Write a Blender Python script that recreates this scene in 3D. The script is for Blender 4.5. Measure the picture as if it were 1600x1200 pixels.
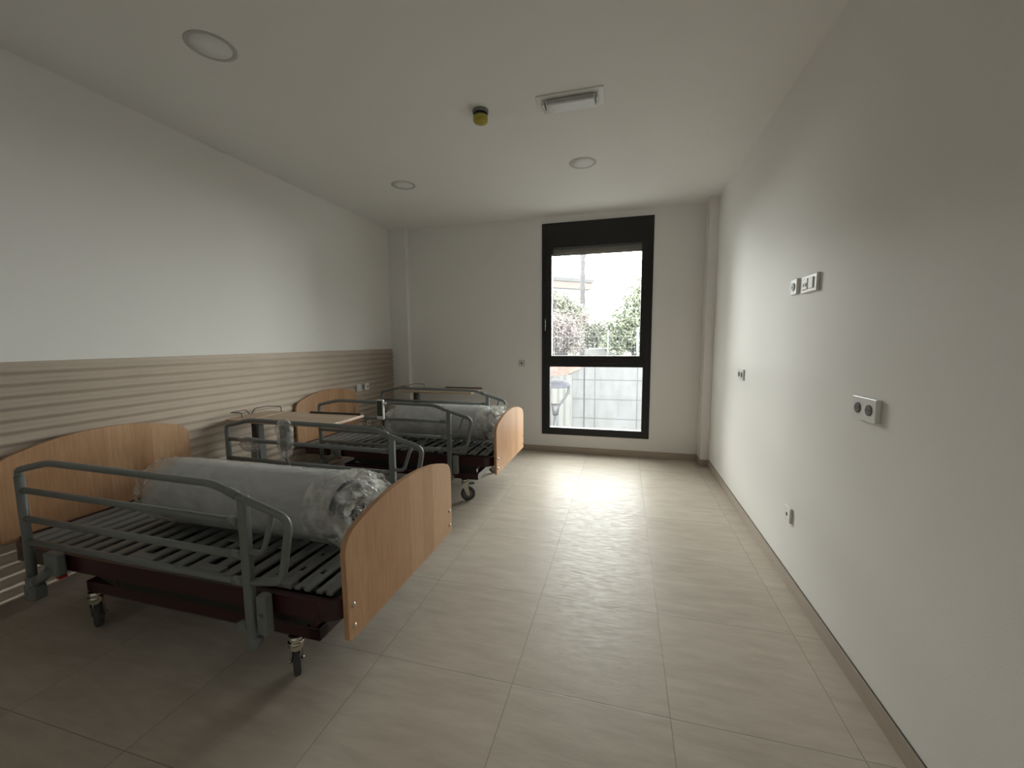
import bpy, bmesh, math, random
from mathutils import Vector, Matrix, noise
PI = math.pi
random.seed(7)
scene = bpy.context.scene
for o in list(bpy.data.objects): bpy.data.objects.remove(o)
C = scene.collection

# ------------------------------------------------------------------ camera
F_PX, YAW, PITCH, ROLL, CAM_H = 642.22, .2659, -.1026, -.0071, 1.374
cam_d = bpy.data.cameras.new('camera'); cam = bpy.data.objects.new('camera', cam_d); C.objects.link(cam)
cam_d.sensor_width = 36; cam_d.lens = F_PX / 1600 * 36; cam_d.clip_start = .05; cam_d.clip_end = 400
fw = Vector((-math.sin(YAW) * math.cos(PITCH), math.cos(YAW) * math.cos(PITCH), math.sin(PITCH)))
rt = Vector((math.cos(YAW), math.sin(YAW), 0)); up = rt.cross(fw)
r2 = rt * math.cos(ROLL) + up * math.sin(ROLL); u2 = -rt * math.sin(ROLL) + up * math.cos(ROLL)
M = Matrix((r2, u2, -fw)).transposed().to_4x4(); M.translation = Vector((0, 0, CAM_H))
cam.matrix_world = M
scene.camera = cam
scene.view_settings.view_transform = 'Standard'
scene.view_settings.look = 'None'
scene.view_settings.exposure = 2.15
scene.view_settings.gamma = 1.0
scene.view_settings.use_curve_mapping = False

# ------------------------------------------------------------------ sky (bright overcast)
SKY = 6.0
w = bpy.data.worlds.new('sky'); scene.world = w; w.use_nodes = True
nt = w.node_tree; nt.nodes.clear()
wo = nt.nodes.new('ShaderNodeOutputWorld'); bg = nt.nodes.new('ShaderNodeBackground')
tc = nt.nodes.new('ShaderNodeTexCoord'); mp = nt.nodes.new('ShaderNodeMapping'); mp.inputs['Scale'].default_value = (1, 1, 3)
nz = nt.nodes.new('ShaderNodeTexNoise'); nz.inputs['Scale'].default_value = 3.5; nz.inputs['Detail'].default_value = 5
cr = nt.nodes.new('ShaderNodeValToRGB')
cr.color_ramp.elements[0].position = .35; cr.color_ramp.elements[0].color = (.86, .87, .84, 1)
cr.color_ramp.elements[1].position = .6; cr.color_ramp.elements[1].color = (1, 1, .985, 1)
nt.links.new(tc.outputs['Generated'], mp.inputs['Vector']); nt.links.new(mp.outputs[0], nz.inputs['Vector'])
nt.links.new(nz.outputs['Fac'], cr.inputs['Fac'])
sz = nt.nodes.new('ShaderNodeSeparateXYZ'); nt.links.new(tc.outputs['Generated'], sz.inputs[0])
gr = nt.nodes.new('ShaderNodeMapRange'); gr.inputs['From Min'].default_value = .1; gr.inputs['From Max'].default_value = .7
gr.inputs['To Min'].default_value = 1.15; gr.inputs['To Max'].default_value = .37; nt.links.new(sz.outputs['Z'], gr.inputs['Value'])
ml = nt.nodes.new('ShaderNodeVectorMath'); ml.operation = 'SCALE'; nt.links.new(cr.outputs['Color'], ml.inputs[0]); nt.links.new(gr.outputs[0], ml.inputs['Scale'])
nt.links.new(ml.outputs[0], bg.inputs['Color'])
bg.inputs['Strength'].default_value = SKY
nt.links.new(bg.outputs[0], wo.inputs[0])
# daylight portal in the window opening (guides sky sampling, gives off no light of its own)
ld = bpy.data.lights.new('window_portal', 'AREA'); ld.shape = 'RECTANGLE'; ld.size = 1.24; ld.size_y = 2.5
ld.cycles.is_portal = True
lo = bpy.data.objects.new('window_portal', ld); C.objects.link(lo)
lo.location = (-.337, 5.15, 1.45); lo.rotation_euler = (-PI / 2, 0, 0)

# ------------------------------------------------------------------ helpers
class G:
    """collects shapes into one mesh"""
    def __init__(s): s.bm = bmesh.new()
    def box(s, x0, x1, y0, y1, z0, z1, bev=0, rot=None, about=None):
        vs = [s.bm.verts.new((x, y, z)) for x in (x0, x1) for y in (y0, y1) for z in (z0, z1)]
        f = [(0, 1, 3, 2), (4, 6, 7, 5), (0, 4, 5, 1), (2, 3, 7, 6), (0, 2, 6, 4), (1, 5, 7, 3)]
        fs = [s.bm.faces.new([vs[i] for i in q]) for q in f]
        if rot is not None:
            bmesh.ops.rotate(s.bm, verts=vs, cent=about or Vector(((x0 + x1) / 2, (y0 + y1) / 2, (z0 + z1) / 2)), matrix=rot)
        if bev:
            es = list({e for q in fs for e in q.edges})
            bmesh.ops.bevel(s.bm, geom=es, offset=bev, segments=2, affect='EDGES', profile=.5)
        return s
    def tube(s, pts, r, n=10, caps=True, flat=1.0):
        pts = [Vector(p) for p in pts]; rings = []
        t0 = (pts[1] - pts[0]).normalized()
        a = Vector((0, 0, 1)) if abs(t0.z) < .9 else Vector((1, 0, 0))
        nrm = (a - t0 * a.dot(t0)).normalized()
        for i, p in enumerate(pts):
            t = ((pts[min(i + 1, len(pts) - 1)] - pts[max(i - 1, 0)])).normalized()
            nrm = (nrm - t * nrm.dot(t)).normalized(); b = t.cross(nrm)
            rr = r[i] if isinstance(r, (list, tuple)) else r
            rings.append([s.bm.verts.new(p + nrm * math.cos(2 * PI * k / n) * rr + b * math.sin(2 * PI * k / n) * rr * flat) for k in range(n)])
        for A, B in zip(rings, rings[1:]):
            for k in range(n):
                f = s.bm.faces.new((A[k], A[(k + 1) % n], B[(k + 1) % n], B[k])); f.smooth = True
        if caps:
            s.bm.faces.new(rings[0][::-1]); s.bm.faces.new(rings[-1])
        return s
    def cyl(s, p0, p1, r, n=24):
        return s.tube([p0, p1], r, n)
    def lathe(s, prof, cen, axis='z', n=32):
        """prof = [(radius, height)...] around axis through cen"""
        rings = []
        for (r, h) in prof:
            ring = []
            for k in range(n):
                c, q = math.cos(2 * PI * k / n) * r, math.sin(2 * PI * k / n) * r
                v = {'z': (c, q, h), 'y': (c, h, q), 'x': (h, c, q)}[axis]
                ring.append(s.bm.verts.new(Vector(cen) + Vector(v)))
            rings.append(ring)
        for A, B in zip(rings, rings[1:]):
            for k in range(n):
                f = s.bm.faces.new((A[k], A[(k + 1) % n], B[(k + 1) % n], B[k])); f.smooth = True
        s.bm.faces.new(rings[0][::-1]); s.bm.faces.new(rings[-1])
        return s
    def prism(s, poly, axis, a, b, bev=0):
        """poly in the plane across axis (x: (y,z), y: (x,z), z: (x,y)), extruded from a to b"""
        def P(p, t): return {'x': (t, p[0], p[1]), 'y': (p[0], t, p[1]), 'z': (p[0], p[1], t)}[axis]
        A = [s.bm.verts.new(P(p, a)) for p in poly]; B = [s.bm.verts.new(P(p, b)) for p in poly]
        f1 = s.bm.faces.new(A); f2 = s.bm.faces.new(B[::-1]); n = len(poly)
        for i in range(n): s.bm.faces.new((A[i], B[i], B[(i + 1) % n], A[(i + 1) % n]))
        if bev:
            bmesh.ops.bevel(s.bm, geom=list(set(f1.edges) | set(f2.edges)), offset=bev, segments=2, affect='EDGES', profile=.5)
        return s
    def quad(s, a, b, c, d):
        s.bm.faces.new([s.bm.verts.new(p) for p in (a, b, c, d)]); return s
    def obj(s, name, mat, parent=None, smooth=False, **props):
        bmesh.ops.recalc_face_normals(s.bm, faces=s.bm.faces[:])
        me = bpy.data.meshes.new(name); s.bm.to_mesh(me); s.bm.free()
        if smooth:
            for p in me.polygons: p.use_smooth = True
        o = bpy.data.objects.new(name, me); C.objects.link(o)
        if mat: me.materials.append(mat)
        if parent: o.parent = parent
        for k, v in props.items(): o[k] = v
        return o
def struct(o): o['kind'] = 'structure'; return o
def thing(name, label, cat, loc=(0, 0, 0), rz=0, group=None):
    o = bpy.data.objects.new(name, None); o.empty_display_size = .1; C.objects.link(o)
    o.location = loc; o.rotation_euler = (0, 0, rz); o['label'] = label; o['category'] = cat
    if group: o['group'] = group
    return o
def tag(o, label, cat, group=None, kind=None):
    o['label'] = label; o['category'] = cat
    if group: o['group'] = group
    if kind: o['kind'] = kind
    return o
def copy_tree(o, parent=None):
    c = o.copy(); C.objects.link(c)
    if parent: c.parent = parent
    for ch in [x for x in bpy.data.objects if x.parent == o]: copy_tree(ch, c)
    return c
def fillet(pts, r, n=6):
    pts = [Vector(p) for p in pts]; out = [pts[0]]
    for i in range(1, len(pts) - 1):
        a, b, c = pts[i - 1], pts[i], pts[i + 1]
        d1 = (a - b); d2 = (c - b); q = min(r, d1.length * .49, d2.length * .49)
        p1 = b + d1.normalized() * q; p2 = b + d2.normalized() * q
        for k in range(n + 1):
            t = k / n; out.append(p1 * (1 - t) ** 2 + b * 2 * t * (1 - t) + p2 * t * t)
    out.append(pts[-1]); return out

# ------------------------------------------------------------------ materials
def schlick(N, L, normal=None, scale=.9, base=.04):
    lw = N.new('ShaderNodeLayerWeight'); lw.inputs['Blend'].default_value = .5
    if normal: L.new(normal, lw.inputs['Normal'])
    p = N.new('ShaderNodeMath'); p.operation = 'POWER'; p.inputs[1].default_value = 5; L.new(lw.outputs['Facing'], p.inputs[0])
    m = N.new('ShaderNodeMath'); m.operation = 'MULTIPLY_ADD'; m.inputs[1].default_value = scale; m.inputs[2].default_value = base; m.use_clamp = True
    L.new(p.outputs[0], m.inputs[0]); return m.outputs[0]
def mat(name, col, rough=.5, metal=0, var=.06, vscale=12, bump=0, bscale=200, stretch=(1, 1, 1), spec=.5, coat=0, bdist=.001):
    m = bpy.data.materials.new(name); m.use_nodes = True; t = m.node_tree; N = t.nodes; L = t.links
    p = N['Principled BSDF']; p.inputs['Roughness'].default_value = rough; p.inputs['Metallic'].default_value = metal
    p.inputs['Specular IOR Level'].default_value = spec; p.inputs['Coat Weight'].default_value = coat
    tc = N.new('ShaderNodeTexCoord'); mp = N.new('ShaderNodeMapping'); mp.inputs['Scale'].default_value = stretch
    L.new(tc.outputs['Object'], mp.inputs['Vector'])
    nz = N.new('ShaderNodeTexNoise'); nz.inputs['Scale'].default_value = vscale; nz.inputs['Detail'].default_value = 6
    L.new(mp.outputs[0], nz.inputs['Vector'])
    r = N.new('ShaderNodeValToRGB'); r.color_ramp.elements[0].position = .3; r.color_ramp.elements[1].position = .7
    r.color_ramp.elements[0].color = tuple(c * (1 - var) for c in col) + (1,)
    r.color_ramp.elements[1].color = tuple(min(1, c * (1 + var)) for c in col) + (1,)
    L.new(nz.outputs['Fac'], r.inputs['Fac']); L.new(r.outputs['Color'], p.inputs['Base Color'])
    if bump:
        n2 = N.new('ShaderNodeTexNoise'); n2.inputs['Scale'].default_value = bscale; n2.inputs['Detail'].default_value = 3
        L.new(mp.outputs[0], n2.inputs['Vector'])
        b = N.new('ShaderNodeBump'); b.inputs['Strength'].default_value = bump; b.inputs['Distance'].default_value = bdist
        L.new(n2.outputs['Fac'], b.inputs['Height']); L.new(b.outputs[0], p.inputs['Normal'])
    return m
def mat_film(name, col, opac, rough=.12, bump=.6, bscale=14, tr=.0, flec=.5):
    """clear plastic film: see-through, glossy, milky where folded"""
    m = bpy.data.materials.new(name); m.use_nodes = True; t = m.node_tree; N = t.nodes; L = t.links; N.clear()
    out = N.new('ShaderNodeOutputMaterial'); tc = N.new('ShaderNodeTexCoord')
    n2 = N.new('ShaderNodeTexNoise'); n2.inputs['Scale'].default_value = bscale; n2.inputs['Detail'].default_value = 5; n2.inputs['Distortion'].default_value = 1.2
    L.new(tc.outputs['Object'], n2.inputs['Vector'])
    b = N.new('ShaderNodeBump'); b.inputs['Strength'].default_value = bump; b.inputs['Distance'].default_value = .02
    L.new(n2.outputs['Fac'], b.inputs['Height'])
    tp = N.new('ShaderNodeBsdfTransparent'); df = N.new('ShaderNodeBsdfDiffuse'); tl = N.new('ShaderNodeBsdfTranslucent'); gl = N.new('ShaderNodeBsdfGlossy')
    df.inputs['Color'].default_value = tuple(col) + (1,); tl.inputs['Color'].default_value = tuple(col) + (1,)
    gl.inputs['Roughness'].default_value = rough
    for q in (df, gl): L.new(b.outputs[0], q.inputs['Normal'])
    m0 = N.new('ShaderNodeMixShader'); m0.inputs[0].default_value = .35; L.new(df.outputs[0], m0.inputs[1]); L.new(tl.outputs[0], m0.inputs[2])
    m1 = N.new('ShaderNodeMixShader'); L.new(tp.outputs[0], m1.inputs[1]); L.new(m0.outputs[0], m1.inputs[2])
    mr = N.new('ShaderNodeMapRange'); mr.inputs['From Min'].default_value = .35; mr.inputs['From Max'].default_value = .7
    mr.inputs['To Min'].default_value = opac * (1 - flec); mr.inputs['To Max'].default_value = min(1, opac * (1 + flec))
    L.new(n2.outputs['Fac'], mr.inputs['Value']); L.new(mr.outputs[0], m1.inputs[0])
    fr = schlick(N, L, b.outputs[0], .8, .05)
    m2 = N.new('ShaderNodeMixShader'); L.new(fr, m2.inputs[0]); L.new(m1.outputs[0], m2.inputs[1]); L.new(gl.outputs[0], m2.inputs[2])
    L.new(m2.outputs[0], out.inputs[0]); return m
def mat_glass():
    m = bpy.data.materials.new('window_glass'); m.use_nodes = True; t = m.node_tree; N = t.nodes; L = t.links; N.clear()
    out = N.new('ShaderNodeOutputMaterial'); tp = N.new('ShaderNodeBsdfTransparent'); gl = N.new('ShaderNodeBsdfGlossy')
    tp.inputs['Color'].default_value = (.93, .95, .94, 1); gl.inputs['Roughness'].default_value = .01
    fr = schlick(N, L, None, .9, .05)
    mx = N.new('ShaderNodeMixShader'); L.new(fr, mx.inputs[0]); L.new(tp.outputs[0], mx.inputs[1]); L.new(gl.outputs[0], mx.inputs[2])
    L.new(mx.outputs[0], out.inputs[0]); return m
def mat_floor():
    m = bpy.data.materials.new('floor_tile'); m.use_nodes = True; t = m.node_tree; N = t.nodes; L = t.links
    p = N['Principled BSDF']; p.inputs['Specular IOR Level'].default_value = .3; tc = N.new('ShaderNodeTexCoord')
    mp = N.new('ShaderNodeMapping'); mp.inputs['Location'].default_value = (-.1905, -.27, 0)
    L.new(tc.outputs['Object'], mp.inputs['Vector'])
    sx = N.new('ShaderNodeSeparateXYZ'); L.new(mp.outputs[0], sx.inputs[0])
    def math_(op, a, b=None, c=None):
        n = N.new('ShaderNodeMath'); n.operation = op
        for i, v in enumerate((a, b, c)):
            if v is None: continue
            if isinstance(v, (int, float)): n.inputs[i].default_value = v
            else: L.new(v, n.inputs[i])
        return n.outputs[0]
    def joint(o):
        q = math_('DIVIDE', o, .6); f = math_('FRACT', math_('ADD', q, 50.5)); d = math_('ABSOLUTE', math_('SUBTRACT', f, .5))
        return math_('MULTIPLY', d, .6), math_('FLOOR', math_('ADD', q, 50.0))
    dx, ix = joint(sx.outputs[0]); dy, iy = joint(sx.outputs[1])
    d = math_('MINIMUM', dx, dy)
    g = N.new('ShaderNodeMapRange'); g.inputs['From Min'].default_value = .0008; g.inputs['From Max'].default_value = .0022
    g.inputs['To Min'].default_value = 1; g.inputs['To Max'].default_value = 0; L.new(d, g.inputs['Value'])
    # tone per tile
    cx = N.new('ShaderNodeCombineXYZ'); L.new(ix, cx.inputs[0]); L.new(iy, cx.inputs[1])
    wn = N.new('ShaderNodeTexWhiteNoise'); wn.noise_dimensions = '3D'; L.new(cx.outputs[0], wn.inputs['Vector'])
    m2 = N.new('ShaderNodeMapping'); m2.inputs['Scale'].default_value = (1.6, 7, 1); L.new(tc.outputs['Object'], m2.inputs['Vector'])
    va = N.new('ShaderNodeVectorMath'); va.operation = 'ADD'; L.new(m2.outputs[0], va.inputs[0]); L.new(wn.outputs['Color'], va.inputs[1])
    n1 = N.new('ShaderNodeTexNoise'); n1.inputs['Scale'].default_value = 2.6; n1.inputs['Detail'].default_value = 10; n1.inputs['Roughness'].default_value = .62
    L.new(va.outputs[0], n1.inputs['Vector'])
    r = N.new('ShaderNodeValToRGB'); e = r.color_ramp.elements
    e[0].position = .3; e[0].color = (.50, .435, .36, 1); e[1].position = .7; e[1].color = (.63, .56, .475, 1)
    L.new(n1.outputs['Fac'], r.inputs['Fac'])
    # scuffs and dried marks
    n3 = N.new('ShaderNodeTexNoise'); n3.inputs['Scale'].default_value = 9; n3.inputs['Detail'].default_value = 8; n3.inputs['Distortion'].default_value = .8
    L.new(m2.outputs[0], n3.inputs['Vector'])
    sc = N.new('ShaderNodeMapRange'); sc.inputs['From Min'].default_value = .62; sc.inputs['From Max'].default_value = .75; sc.inputs['To Max'].default_value = .25
    L.new(n3.outputs['Fac'], sc.inputs['Value'])
    mx0 = N.new('ShaderNodeMixRGB'); mx0.inputs['Color2'].default_value = (.62, .57, .5, 1); L.new(sc.outputs[0], mx0.inputs['Fac']); L.new(r.outputs['Color'], mx0.inputs['Color1'])
    tone = N.new('ShaderNodeMixRGB'); tone.blend_type = 'MULTIPLY'; tone.inputs['Fac'].default_value = 1
    tv = math_('ADD', math_('MULTIPLY', wn.outputs['Value'], .06), .96)
    L.new(mx0.outputs[0], tone.inputs['Color1']); L.new(tv, tone.inputs['Color2'])
    mx = N.new('ShaderNodeMixRGB'); mx.inputs['Color2'].default_value = (.2, .17, .14, 1); L.new(math_('MULTIPLY', g.outputs[0], .6), mx.inputs['Fac']); L.new(tone.outputs[0], mx.inputs['Color1'])
    L.new(mx.outputs[0], p.inputs['Base Color'])
    rr = N.new('ShaderNodeMapRange'); rr.inputs['From Min'].default_value = .35; rr.inputs['From Max'].default_value = .65
    rr.inputs['To Min'].default_value = .55; rr.inputs['To Max'].default_value = .38; L.new(n3.outputs['Fac'], rr.inputs['Value']); L.new(rr.outputs[0], p.inputs['Roughness'])
    b = N.new('ShaderNodeBump'); b.inputs['Strength'].default_value = .35; b.inputs['Distance'].default_value = .002
    h = math_('SUBTRACT', math_('MULTIPLY', n3.outputs['Fac'], .5), g.outputs[0]); L.new(h, b.inputs['Height']); L.new(b.outputs[0], p.inputs['Normal'])
    return m
def mat_wood(name, c0, c1, axis_stretch=(10, 10, .8), plank_axis=1):
    """beech veneer: fine upright grain, broad planks of slightly different tone"""
    m = bpy.data.materials.new(name); m.use_nodes = True; t = m.node_tree; N = t.nodes; L = t.links
    p = N['Principled BSDF']; p.inputs['Roughness'].default_value = .38; p.inputs['Specular IOR Level'].default_value = .45
    tc = N.new('ShaderNodeTexCoord'); mp = N.new('ShaderNodeMapping'); mp.inputs['Scale'].default_value = axis_stretch
    L.new(tc.outputs['Object'], mp.inputs['Vector'])
    n1 = N.new('ShaderNodeTexNoise'); n1.inputs['Scale'].default_value = 9; n1.inputs['Detail'].default_value = 8; n1.inputs['Distortion'].default_value = .3
    L.new(mp.outputs[0], n1.inputs['Vector'])
    sx = N.new('ShaderNodeSeparateXYZ'); L.new(tc.outputs['Object'], sx.inputs[0])
    mu = N.new('ShaderNodeMath'); mu.operation = 'MULTIPLY'; mu.inputs[1].default_value = 8.5; L.new(sx.outputs[plank_axis], mu.inputs[0])
    fl = N.new('ShaderNodeMath'); fl.operation = 'FLOOR'; L.new(mu.outputs[0], fl.inputs[0])
    wn = N.new('ShaderNodeTexWhiteNoise'); wn.noise_dimensions = '1D'; L.new(fl.outputs[0], wn.inputs['W'])
    a = N.new('ShaderNodeMath'); a.operation = 'MULTIPLY_ADD'; a.inputs[1].default_value = .35; L.new(wn.outputs['Value'], a.inputs[0])
    s = N.new('ShaderNodeMath'); s.operation = 'MULTIPLY'; s.inputs[1].default_value = .65; L.new(n1.outputs['Fac'], s.inputs[0]); L.new(s.outputs[0], a.inputs[2])
    r = N.new('ShaderNodeValToRGB'); r.color_ramp.elements[0].position = .25; r.color_ramp.elements[1].position = .75
    r.color_ramp.elements[0].color = tuple(c0) + (1,); r.color_ramp.elements[1].color = tuple(c1) + (1,)
    L.new(a.outputs[0], r.inputs['Fac']); L.new(r.outputs['Color'], p.inputs['Base Color']); return m
def mat_concrete():
    m = bpy.data.materials.new('board_marked_concrete'); m.use_nodes = True; t = m.node_tree; N = t.nodes; L = t.links
    p = N['Principled BSDF']; p.inputs['Roughness'].default_value = .9
    tc = N.new('ShaderNodeTexCoord'); mp = N.new('ShaderNodeMapping'); mp.inputs['Rotation'].default_value = (PI / 2, 0, 0); mp.inputs['Location'].default_value = (.79, .26, 0)
    L.new(tc.outputs['Object'], mp.inputs['Vector'])
    br = N.new('ShaderNodeTexBrick'); br.inputs['Scale'].default_value = 1; br.offset = 0; br.inputs['Brick Width'].default_value = 1.17; br.inputs['Row Height'].default_value = .56
    br.inputs['Mortar Size'].default_value = .016; br.inputs['Color1'].default_value = (.085, .087, .091, 1); br.inputs['Color2'].default_value = (.089, .091, .094, 1); br.inputs['Mortar'].default_value = (.05, .05, .054, 1)
    L.new(mp.outputs[0], br.inputs['Vector'])
    mp2 = N.new('ShaderNodeMapping'); mp2.inputs['Scale'].default_value = (3, 1, .8); L.new(tc.outputs['Object'], mp2.inputs['Vector'])
    nz = N.new('ShaderNodeTexNoise'); nz.inputs['Scale'].default_value = 2; nz.inputs['Detail'].default_value = 8; L.new(mp2.outputs[0], nz.inputs['Vector'])
    r = N.new('ShaderNodeValToRGB'); r.color_ramp.elements[0].position = .35; r.color_ramp.elements[0].color = (.85, .84, .82, 1); r.color_ramp.elements[1].position = .6; r.color_ramp.elements[1].color = (1.0, 1.0, 1.0, 1)
    L.new(nz.outputs['Fac'], r.inputs['Fac'])
    mx = N.new('ShaderNodeMixRGB'); mx.blend_type = 'MULTIPLY'; mx.inputs['Fac'].default_value = 1; L.new(br.outputs['Color'], mx.inputs['Color1']); L.new(r.outputs['Color'], mx.inputs['Color2'])
    L.new(mx.outputs[0], p.inputs['Base Color']); return m

WALL = (.89, .875, .845)
m_wall = mat('wall_paint', WALL, .6, var=.01, vscale=2, bump=.35, bscale=260, bdist=.001, spec=.3)
m_ceil = mat('ceiling_paint', (.89, .875, .845), .8, var=.01, vscale=2, bump=.1, bscale=200, spec=.2)
m_wain = mat('ribbed_wall_panel', (.62, .53, .44), .5, var=.03, vscale=5, stretch=(1, 1, 1), spec=.15)
m_base = mat('baseboard_tile', (.42, .355, .29), .45, var=.06, vscale=10, stretch=(.6, .6, 5))
m_line = mat('joint_shadow_gap', (.1, .09, .08), .8)
m_floor = mat_floor()
m_black = mat('black_aluminium', (.006, .006, .0063), .4, var=.1, spec=.5)
m_blackin = mat('shutter_slat_brown', (.22, .19, .16), .5)
m_glass = mat_glass()
m_wood = mat_wood('beech_veneer_board', (.48, .255, .13), (.66, .41, .235))
m_edge = mat('board_edge_dark', (.30, .17, .09), .5)
m_table = mat_wood('beech_table_top', (.50, .36, .25), (.62, .47, .34), (.8, 10, 10), 1)
m_tedge = mat('table_light_edge', (.62, .50, .38), .4)
m_grey = mat('grey_powder_coat', (.20, .215, .21), .38, var=.04, bump=.1, bscale=400)
m_slat = mat('slat_grey_steel', (.225, .23, .225), .42, var=.08, vscale=20)
m_red = mat('burgundy_powder_coat', (.034, .0035, .006), .3, var=.08, coat=.2)
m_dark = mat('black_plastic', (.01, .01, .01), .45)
m_rub = mat('grey_rubber', (.07, .07, .07), .7)
m_hub = mat('grey_plastic_hub', (.19, .19, .185), .5)
m_chrome = mat('zinc_plated_steel', (.62, .60, .52), .22, 1, var=.05)
m_white = mat('white_plastic', (.82, .82, .79), .3, var=.02)
m_whitef = mat('frosted_diffuser', (.87, .87, .84), .45, var=.02)
m_ring = mat('lamp_ring_grey', (.50, .495, .47), .4, var=.02)
m_hole = mat('socket_well_grey', (.12, .12, .115), .5)
m_wire = mat('dark_bronze_wire', (.07, .055, .045), .4)
m_mat = mat('mattress_cover_grey', (.56, .58, .60), .6, var=.12, vscale=5, stretch=(.4, 3, 3), bump=.5, bscale=6, bdist=.01)
m_matin = mat('mattress_core_dark_blue', (.022, .028, .042), .6, var=.5, vscale=25)
m_film = mat_film('clear_film_wrap', (.88, .88, .86), .46, rough=.16, bump=.25, bscale=3.5, flec=.2)
m_crin = mat_film('crumpled_clear_film', (.97, .96, .90), .5, rough=.09, bump=1.0, bscale=9, flec=.9)
m_bag = mat_film('thin_plastic_bag', (.72, .68, .64), .38, rough=.12, bump=.8, bscale=20, flec=.6)
m_yellow = mat('yellow_dust_cap', (.42, .36, .05), .35, var=.25, vscale=30)
m_lens = mat('prismatic_lens', (.78, .78, .77), .15, var=.04, bump=.2, bscale=120)

# ------------------------------------------------------------------ room shell
XL, XR, D, ZC, YB = -3.015, .915, 4.993, 2.842, -.75
T = .15
struct(G().box(XL - T, XR + T, YB - T, D + .14, -T, 0).obj('floor', m_floor))
struct(G().box(XL - T, XR + T, YB - T, D + .14, ZC, ZC + T).obj('ceiling', m_ceil))
struct(G().box(XL - T, XL, YB - T, D + .14, 0, ZC).obj('wall_left', m_wall))
struct(G().box(XR, XR + T, YB - T, D + .14, 0, ZC).obj('wall_right', m_wall))
struct(G().box(XL, XR, YB - T, YB, 0, ZC).obj('wall_near', m_wall))  # unseen wall, set close behind the camera to bounce light
WX0, WX1, WZ0, WZ1 = -.973, .299, .224, 2.764
g = G(); g.box(XL, WX0, D, D + .14, 0, ZC); g.box(WX1, XR, D, D + .14, 0, ZC); g.box(WX0, WX1, D, D + .14, 0, WZ0); g.box(WX0, WX1, D, D + .14, WZ1, ZC)
struct(g.obj('wall_far', m_wall))
# shallow pillars in the two far corners
struct(G().box(XL, -2.764, 4.924, D, 0, ZC).obj('wall_pillar_left', m_wall))
struct(G().box(.828, XR, 4.782, D, 0, ZC).obj('wall_pillar_right', m_wall))
# ribbed wainscot on the left wall
g = G(); pitch = .0605; z = .075; rows = []; ztop = 1.29
nrib = int(ztop / pitch) + 1; zs = ztop - nrib * pitch
prof = []
for i in range(nrib):
    for k in range(8):
        u = k / 8; zz = zs + (i + u) * pitch
        if zz < .0: continue
        prof.append((XL + .0125 + .0085 * math.sin(2 * PI * u), zz))
prof.append((XL + .004, ztop))
Y0, Y1 = YB, 4.924
va = [g.bm.verts.new((x, Y0, q)) for x, q in prof]; vb = [g.bm.verts.new((x, Y1, q)) for x, q in prof]
for i in range(len(prof) - 1):
    f = g.bm.faces.new((va[i], vb[i], vb[i + 1], va[i + 1])); f.smooth = True
bk = [g.bm.verts.new((XL + .0005, y, q)) for y in (Y0, Y1) for q in (prof[0][1], ztop)]
g.bm.faces.new((va[-1], vb[-1], bk[3], bk[1])); g.bm.faces.new((va[0], bk[0], bk[2], vb[0])); g.bm.faces.new((bk[0], bk[1], bk[3], bk[2]))
g.bm.faces.new(vb + [bk[3], bk[2]]); g.bm.faces.new(va[::-1] + [bk[0], bk[1]])
struct(g.obj('trim_1', m_wain))
# baseboards with a dark joint along the top
BH = .075
def board(name, x0, x1, y0, y1):
    b = struct(G().box(x0, x1, y0, y1, 0, BH, .001).obj(name, m_base))
    return b
board('baseboard_right', XR - .011, XR, YB, 4.782)
board('baseboard_left', XL, XL + .024, YB, 4.912)
board('baseboard_far', -2.764, .828, D - .011, D)
g = G(); g.box(.817, .828, 4.771, D - .011, 0, BH); g.box(.828, XR - .011, 4.771, 4.782, 0, BH)
struct(g.obj('baseboard_pillar_right', m_base))
g = G(); g.box(XL + .018, -2.764, 4.913, 4.924, 0, BH); g.box(-2.764, -2.753, 4.913, D - .011, 0, BH)
struct(g.obj('baseboard_pillar_left', m_base))
struct(G().box(XR - .0045, XR, YB, 4.771, BH, BH + .003).obj('trim_2', m_line))

# ------------------------------------------------------------------ window
win = bpy.data.objects.new('window_1', None); C.objects.link(win); win.location = ((WX0 + WX1) / 2, D, WZ0); struct(win)
def wobj(g, name, m, par=win, **k):
    for v in g.bm.verts: v.co -= Vector(win.location)
    return g.obj(name, m, par, **k)
fy0, fy1 = D - .012, D + .07
g = G()
g.box(WX0, WX0 + .055, fy0, fy1, WZ0, WZ1, .002); g.box(WX1 - .055, WX1, fy0, fy1, WZ0, WZ1, .002)
g.box(WX0 + .05, WX1 - .05, fy0, fy1, WZ0, .312, .002)
g.box(WX0 + .05, WX0 + .097, fy0 + .006, fy1, .305, 1.07, .002); g.box(WX1 - .086, WX1 - .05, fy0 + .006, fy1, .305, 1.07, .002)
g.box(WX0 + .05, WX1 - .05, fy0, fy1, 1.065, 1.115, .002)
wobj(g, 'frame', m_black)
g = G()   # opening sash around the upper pane
g.box(WX0 + .05, -.852, fy0 - .012, fy1 - .01, 1.11, 2.49, .003); g.box(.172, WX1 - .05, fy0 - .012, fy1 - .01, 1.11, 2.49, .003)
g.box(-.86, .18, fy0 - .012, fy1 - .01, 1.11, 1.2, .003); g.box(-.86, .18, fy0 - .012, fy1 - .01, 2.472, 2.49, .003)
wobj(g, 'sash', m_black)
wobj(G().box(WX0 + .05, WX1 - .05, fy0 - .004, fy1 + .1, 2.488, WZ1, .003), 'shutter_box', m_black)
g = G()
for i in range(4): g.box(-.90, .22, D + .085 + (i % 2) * .003, D + .097 + (i % 2) * .003, 2.40 + i * .04, 2.446 + i * .04, .002)
wobj(g, 'roller_shutter', m_blackin)
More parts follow.
